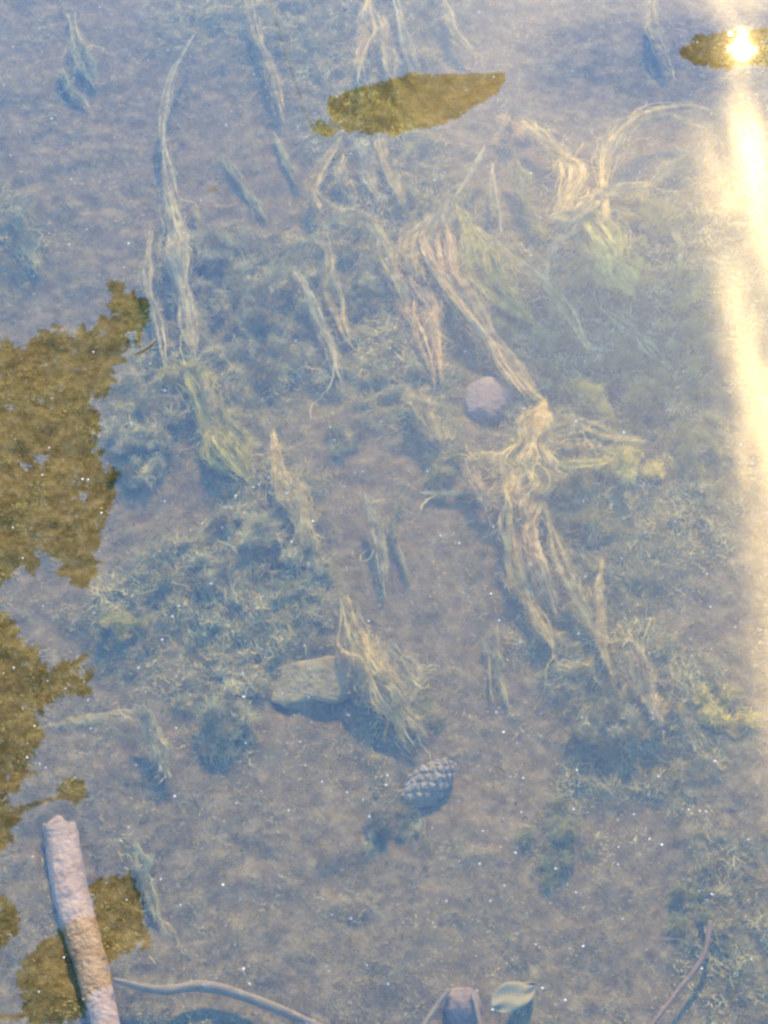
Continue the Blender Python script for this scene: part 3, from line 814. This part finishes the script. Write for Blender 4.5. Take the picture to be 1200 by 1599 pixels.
HOLES = [(68, 716, 17), (40, 728, 10), (130, 772, 14), (206, 528, 9), (190, 556, 7), (112, 1068, 9)]
def tree(name, base, trunk_top, trunk_r, patches, dist, label, size=.07, limbs=(), seed=0, extra=()):
    r = np.random.default_rng(9000 + seed)
    root = bpy.data.objects.new(name, None); COL.objects.link(root)
    tag(root, label, 'tree', 'trees on the far bank')
    b = np.array(base, float); b[2] = float(zbed(b[0], b[1])) - .05
    top = np.array(trunk_top, float)
    mid = (b + top) / 2 + np.array([.15, .1, .2])
    limb_mesh('trunk', [b, mid, top], trunk_r, trunk_r * .35, root)
    for pl in limbs:
        limb_mesh('limb', [np.array(q, float) for q in pl[0]], pl[1], pl[2], root)
    PP = []
    for poly, dens, dd in patches:
        poly = np.asarray(poly, float)
        lo, hi = poly.min(0) - 2, poly.max(0) + 2
        mm = int(dens * (hi - lo).prod())
        x = r.uniform(lo[0], hi[0], mm); y = r.uniform(lo[1], hi[1], mm)
        jit = 46 if dd > .22 else 9
        jx = x + jit * (fbm(x / 18, y / 18, 3, 3) - .5); jy = y + jit * (fbm(x / 18 + 40, y / 18, 3, 5) - .5)
        k = inside(poly, jx, jy) & (np.hypot(x - SUN_PX[0], y - SUN_PX[1]) > 9); x, y = x[k], y[k]
        for hx, hy, hr in HOLES:
            k = np.hypot(x - hx, (y - hy) * 1.5) > hr; x, y = x[k], y[k]
        for a, bb in zip(x, y):
            PP.append(mirror_pt(a, bb, dist + r.uniform(-dd, dd)))
    for c, rad_, cnt in extra:
        q = r.normal(size=(cnt, 3)); q /= np.linalg.norm(q, axis=1, keepdims=True)
        PP.extend(list(np.array(c) + q * (rad_ * r.random((cnt, 1)) ** .5) * np.array([1, 1, .8])))
    V, Fq = leaves_at(np.array(PP), size, r)
    new_mesh('crown', V, Fq, M['leaf'], root)
    return root

DA = 12.0
PA = [(-260, 560), (0, 548), (14, 528), (34, 548), (54, 520), (74, 540), (94, 512), (110, 530), (126, 510), (148, 528), (172, 492), (166, 452), (186, 445), (222, 456), (234, 480), (222, 510), (192, 540), (168, 576), (150, 636),
      (150, 700), (184, 735), (184, 758), (164, 790), (150, 840), (140, 912), (118, 916), (98, 882), (62, 866), (30, 892), (0, 908), (-260, 930)]
PB = [(-260, 930), (0, 935), (12, 945), (18, 990), (44, 1012), (60, 1046), (92, 1038), (128, 1032), (144, 1060), (138, 1086), (110, 1080), (72, 1100), (54, 1150), (48, 1200), (20, 1238), (14, 1296), (0, 1316), (-260, 1330)]
PC = [(96, 1216), (130, 1216), (130, 1244), (115, 1256), (96, 1244)]
PD = [(152, 1372), (204, 1372), (230, 1410), (222, 1458), (170, 1510), (130, 1560), (80, 1602), (34, 1592), (38, 1550), (62, 1494), (104, 1450), (160, 1416)]
PE = [(-200, 1400), (0, 1412), (28, 1422), (24, 1458), (0, 1476), (-200, 1500)]
PF = [(510, 160), (560, 142), (640, 122), (720, 124), (788, 122), (778, 140), (740, 168), (690, 193), (620, 209), (550, 203), (522, 185)]
PG = [(484, 195), (500, 185), (530, 196), (518, 208), (492, 207)]
PI = [(1062, 84), (1082, 64), (1128, 54), (1215, 44), (1215, 100), (1128, 106), (1084, 100)]
PJ = [(322, 292), (336, 292), (336, 302), (322, 302)]

tA = mirror_pt(-420, 1000, DA)
tree('leafy_tree', (tA[0] - .6, tA[1] + .5, 0), mirror_pt(-330, 1300, DA), .13,
     [(PA, .055, .5), (PB, .055, .5), (PC, .09, .1), (PD, .09, .25), (PE, .07, .3)], DA,
     'leafy bank tree whose ragged dark reflection fills the left edge of the water', size=.065, seed=1,
     limbs=[([mirror_pt(-400, 800, DA), mirror_pt(-180, 720, DA), mirror_pt(100, 640, DA), mirror_pt(200, 480, DA)], .05, .006),
            ([mirror_pt(-400, 1000, DA), mirror_pt(-150, 1060, DA), mirror_pt(60, 1060, DA), mirror_pt(130, 1060, DA)], .045, .006),
            ([mirror_pt(-360, 1200, DA), mirror_pt(-100, 1330, DA), mirror_pt(40, 1260, DA), mirror_pt(115, 1238, DA)], .03, .003),
            ([mirror_pt(-340, 1280, DA), mirror_pt(-150, 1480, DA), mirror_pt(30, 1590, DA), mirror_pt(200, 1400, DA)], .03, .003)],
     extra=[(mirror_pt(-420, 900, DA), 1.0, 3000), (mirror_pt(-450, 1250, DA), .8, 2000)])
DB = 14.0
tb = mirror_pt(300, -420, DB)
tree('slender_tree', (tb[0], tb[1], 0), tb, .07, [(PF, .3, .2), (PG, .2, .08), (PJ, .06, .03)], DB,
     'slender bank tree whose lone bough mirrors as the leafy oval near the top', size=.034, seed=2,
     limbs=[([mirror_pt(300, -430, DB), mirror_pt(380, -150, DB), mirror_pt(480, 180, DB), mirror_pt(540, 178, DB), mirror_pt(780, 130, DB)], .0022, .0015)],
     extra=[(tb, .5, 900)])
DC = 15.0
tc_ = mirror_pt(1700, 40, DC)
tree('leaning_tree', (tc_[0] + .3, tc_[1], 0), tc_ + np.array([0, 0, .6]), .1, [(PI, .13, .2)], DC,
     'bank tree at right whose bough tip mirrors around the sun glint', size=.05, seed=3,
     limbs=[([tc_, mirror_pt(1450, 60, DC), mirror_pt(1215, 96, DC), mirror_pt(1080, 92, DC)], .03, .003)],
     extra=[(tc_, .6, 1200)])

# ------------------------------------------------------------------ specks of pollen and scum, a floating twig
def specks():
    r = np.random.default_rng(77)
    n = 2400
    px = r.uniform(-40, 1240, n); py = r.uniform(-40, 1640, n)
    cl = [(760, 900, 40, 26), (790, 360, 50, 22), (900, 560, 70, 40), (800, 470, 60, 16), (440, 800, 60, 14), (960, 1180, 80, 24), (860, 1490, 60, 12), (520, 690, 50, 16), (850, 980, 60, 22), (980, 890, 60, 14)]
    for (a, b, s, k) in cl:
        px = np.concatenate([px, r.normal(a, s, k)]); py = np.concatenate([py, r.normal(b, s, k)])
    V = []; Fq = []
    o8 = np.array([(1, 0, 0), (0, 1, 0), (-1, 0, 0), (0, -1, 0), (0, 0, .5), (0, 0, -.5)])
    f8 = [(0, 1, 4), (1, 2, 4), (2, 3, 4), (3, 0, 4), (1, 0, 5), (2, 1, 5), (3, 2, 5), (0, 3, 5)]
    for a, b in zip(px, py):
        p = unproj(a, b, .0003)
        s = .0002 + .001 * r.random() ** 6
        rot = r.uniform(0, 6.28); c, sn = math.cos(rot), math.sin(rot)
        q = o8 * s * np.array([r.uniform(.8, 1.8), 1.2, 1])
        q = np.stack([q[:, 0] * c - q[:, 1] * sn, q[:, 0] * sn + q[:, 1] * c, q[:, 2]], 1) + p
        k = len(V); V.extend(q); Fq.extend([(x + k, y + k, z + k) for x, y, z in f8])
    o = new_mesh('floating_specks', np.array(V), np.array(Fq), M['speck'])
    o['kind'] = 'stuff'; o['label'] = 'tiny pale specks of pollen and scum drifting on the water'; o['category'] = 'specks'
specks()

def floating_twig():
    P = [unproj(212, 552, .001), unproj(228, 543, .002), unproj(243, 531, .001)]
    V, Fq = tubes(catmull(P, 10)[None], np.full((1, 10), .0016) * np.linspace(.6, 1.2, 10), 6)
    o = new_mesh('floating_twig', V, Fq, M['dark'])
    tag(o, 'tiny dark twig floating beside the notch of the big left reflection', 'twig')
floating_twig()
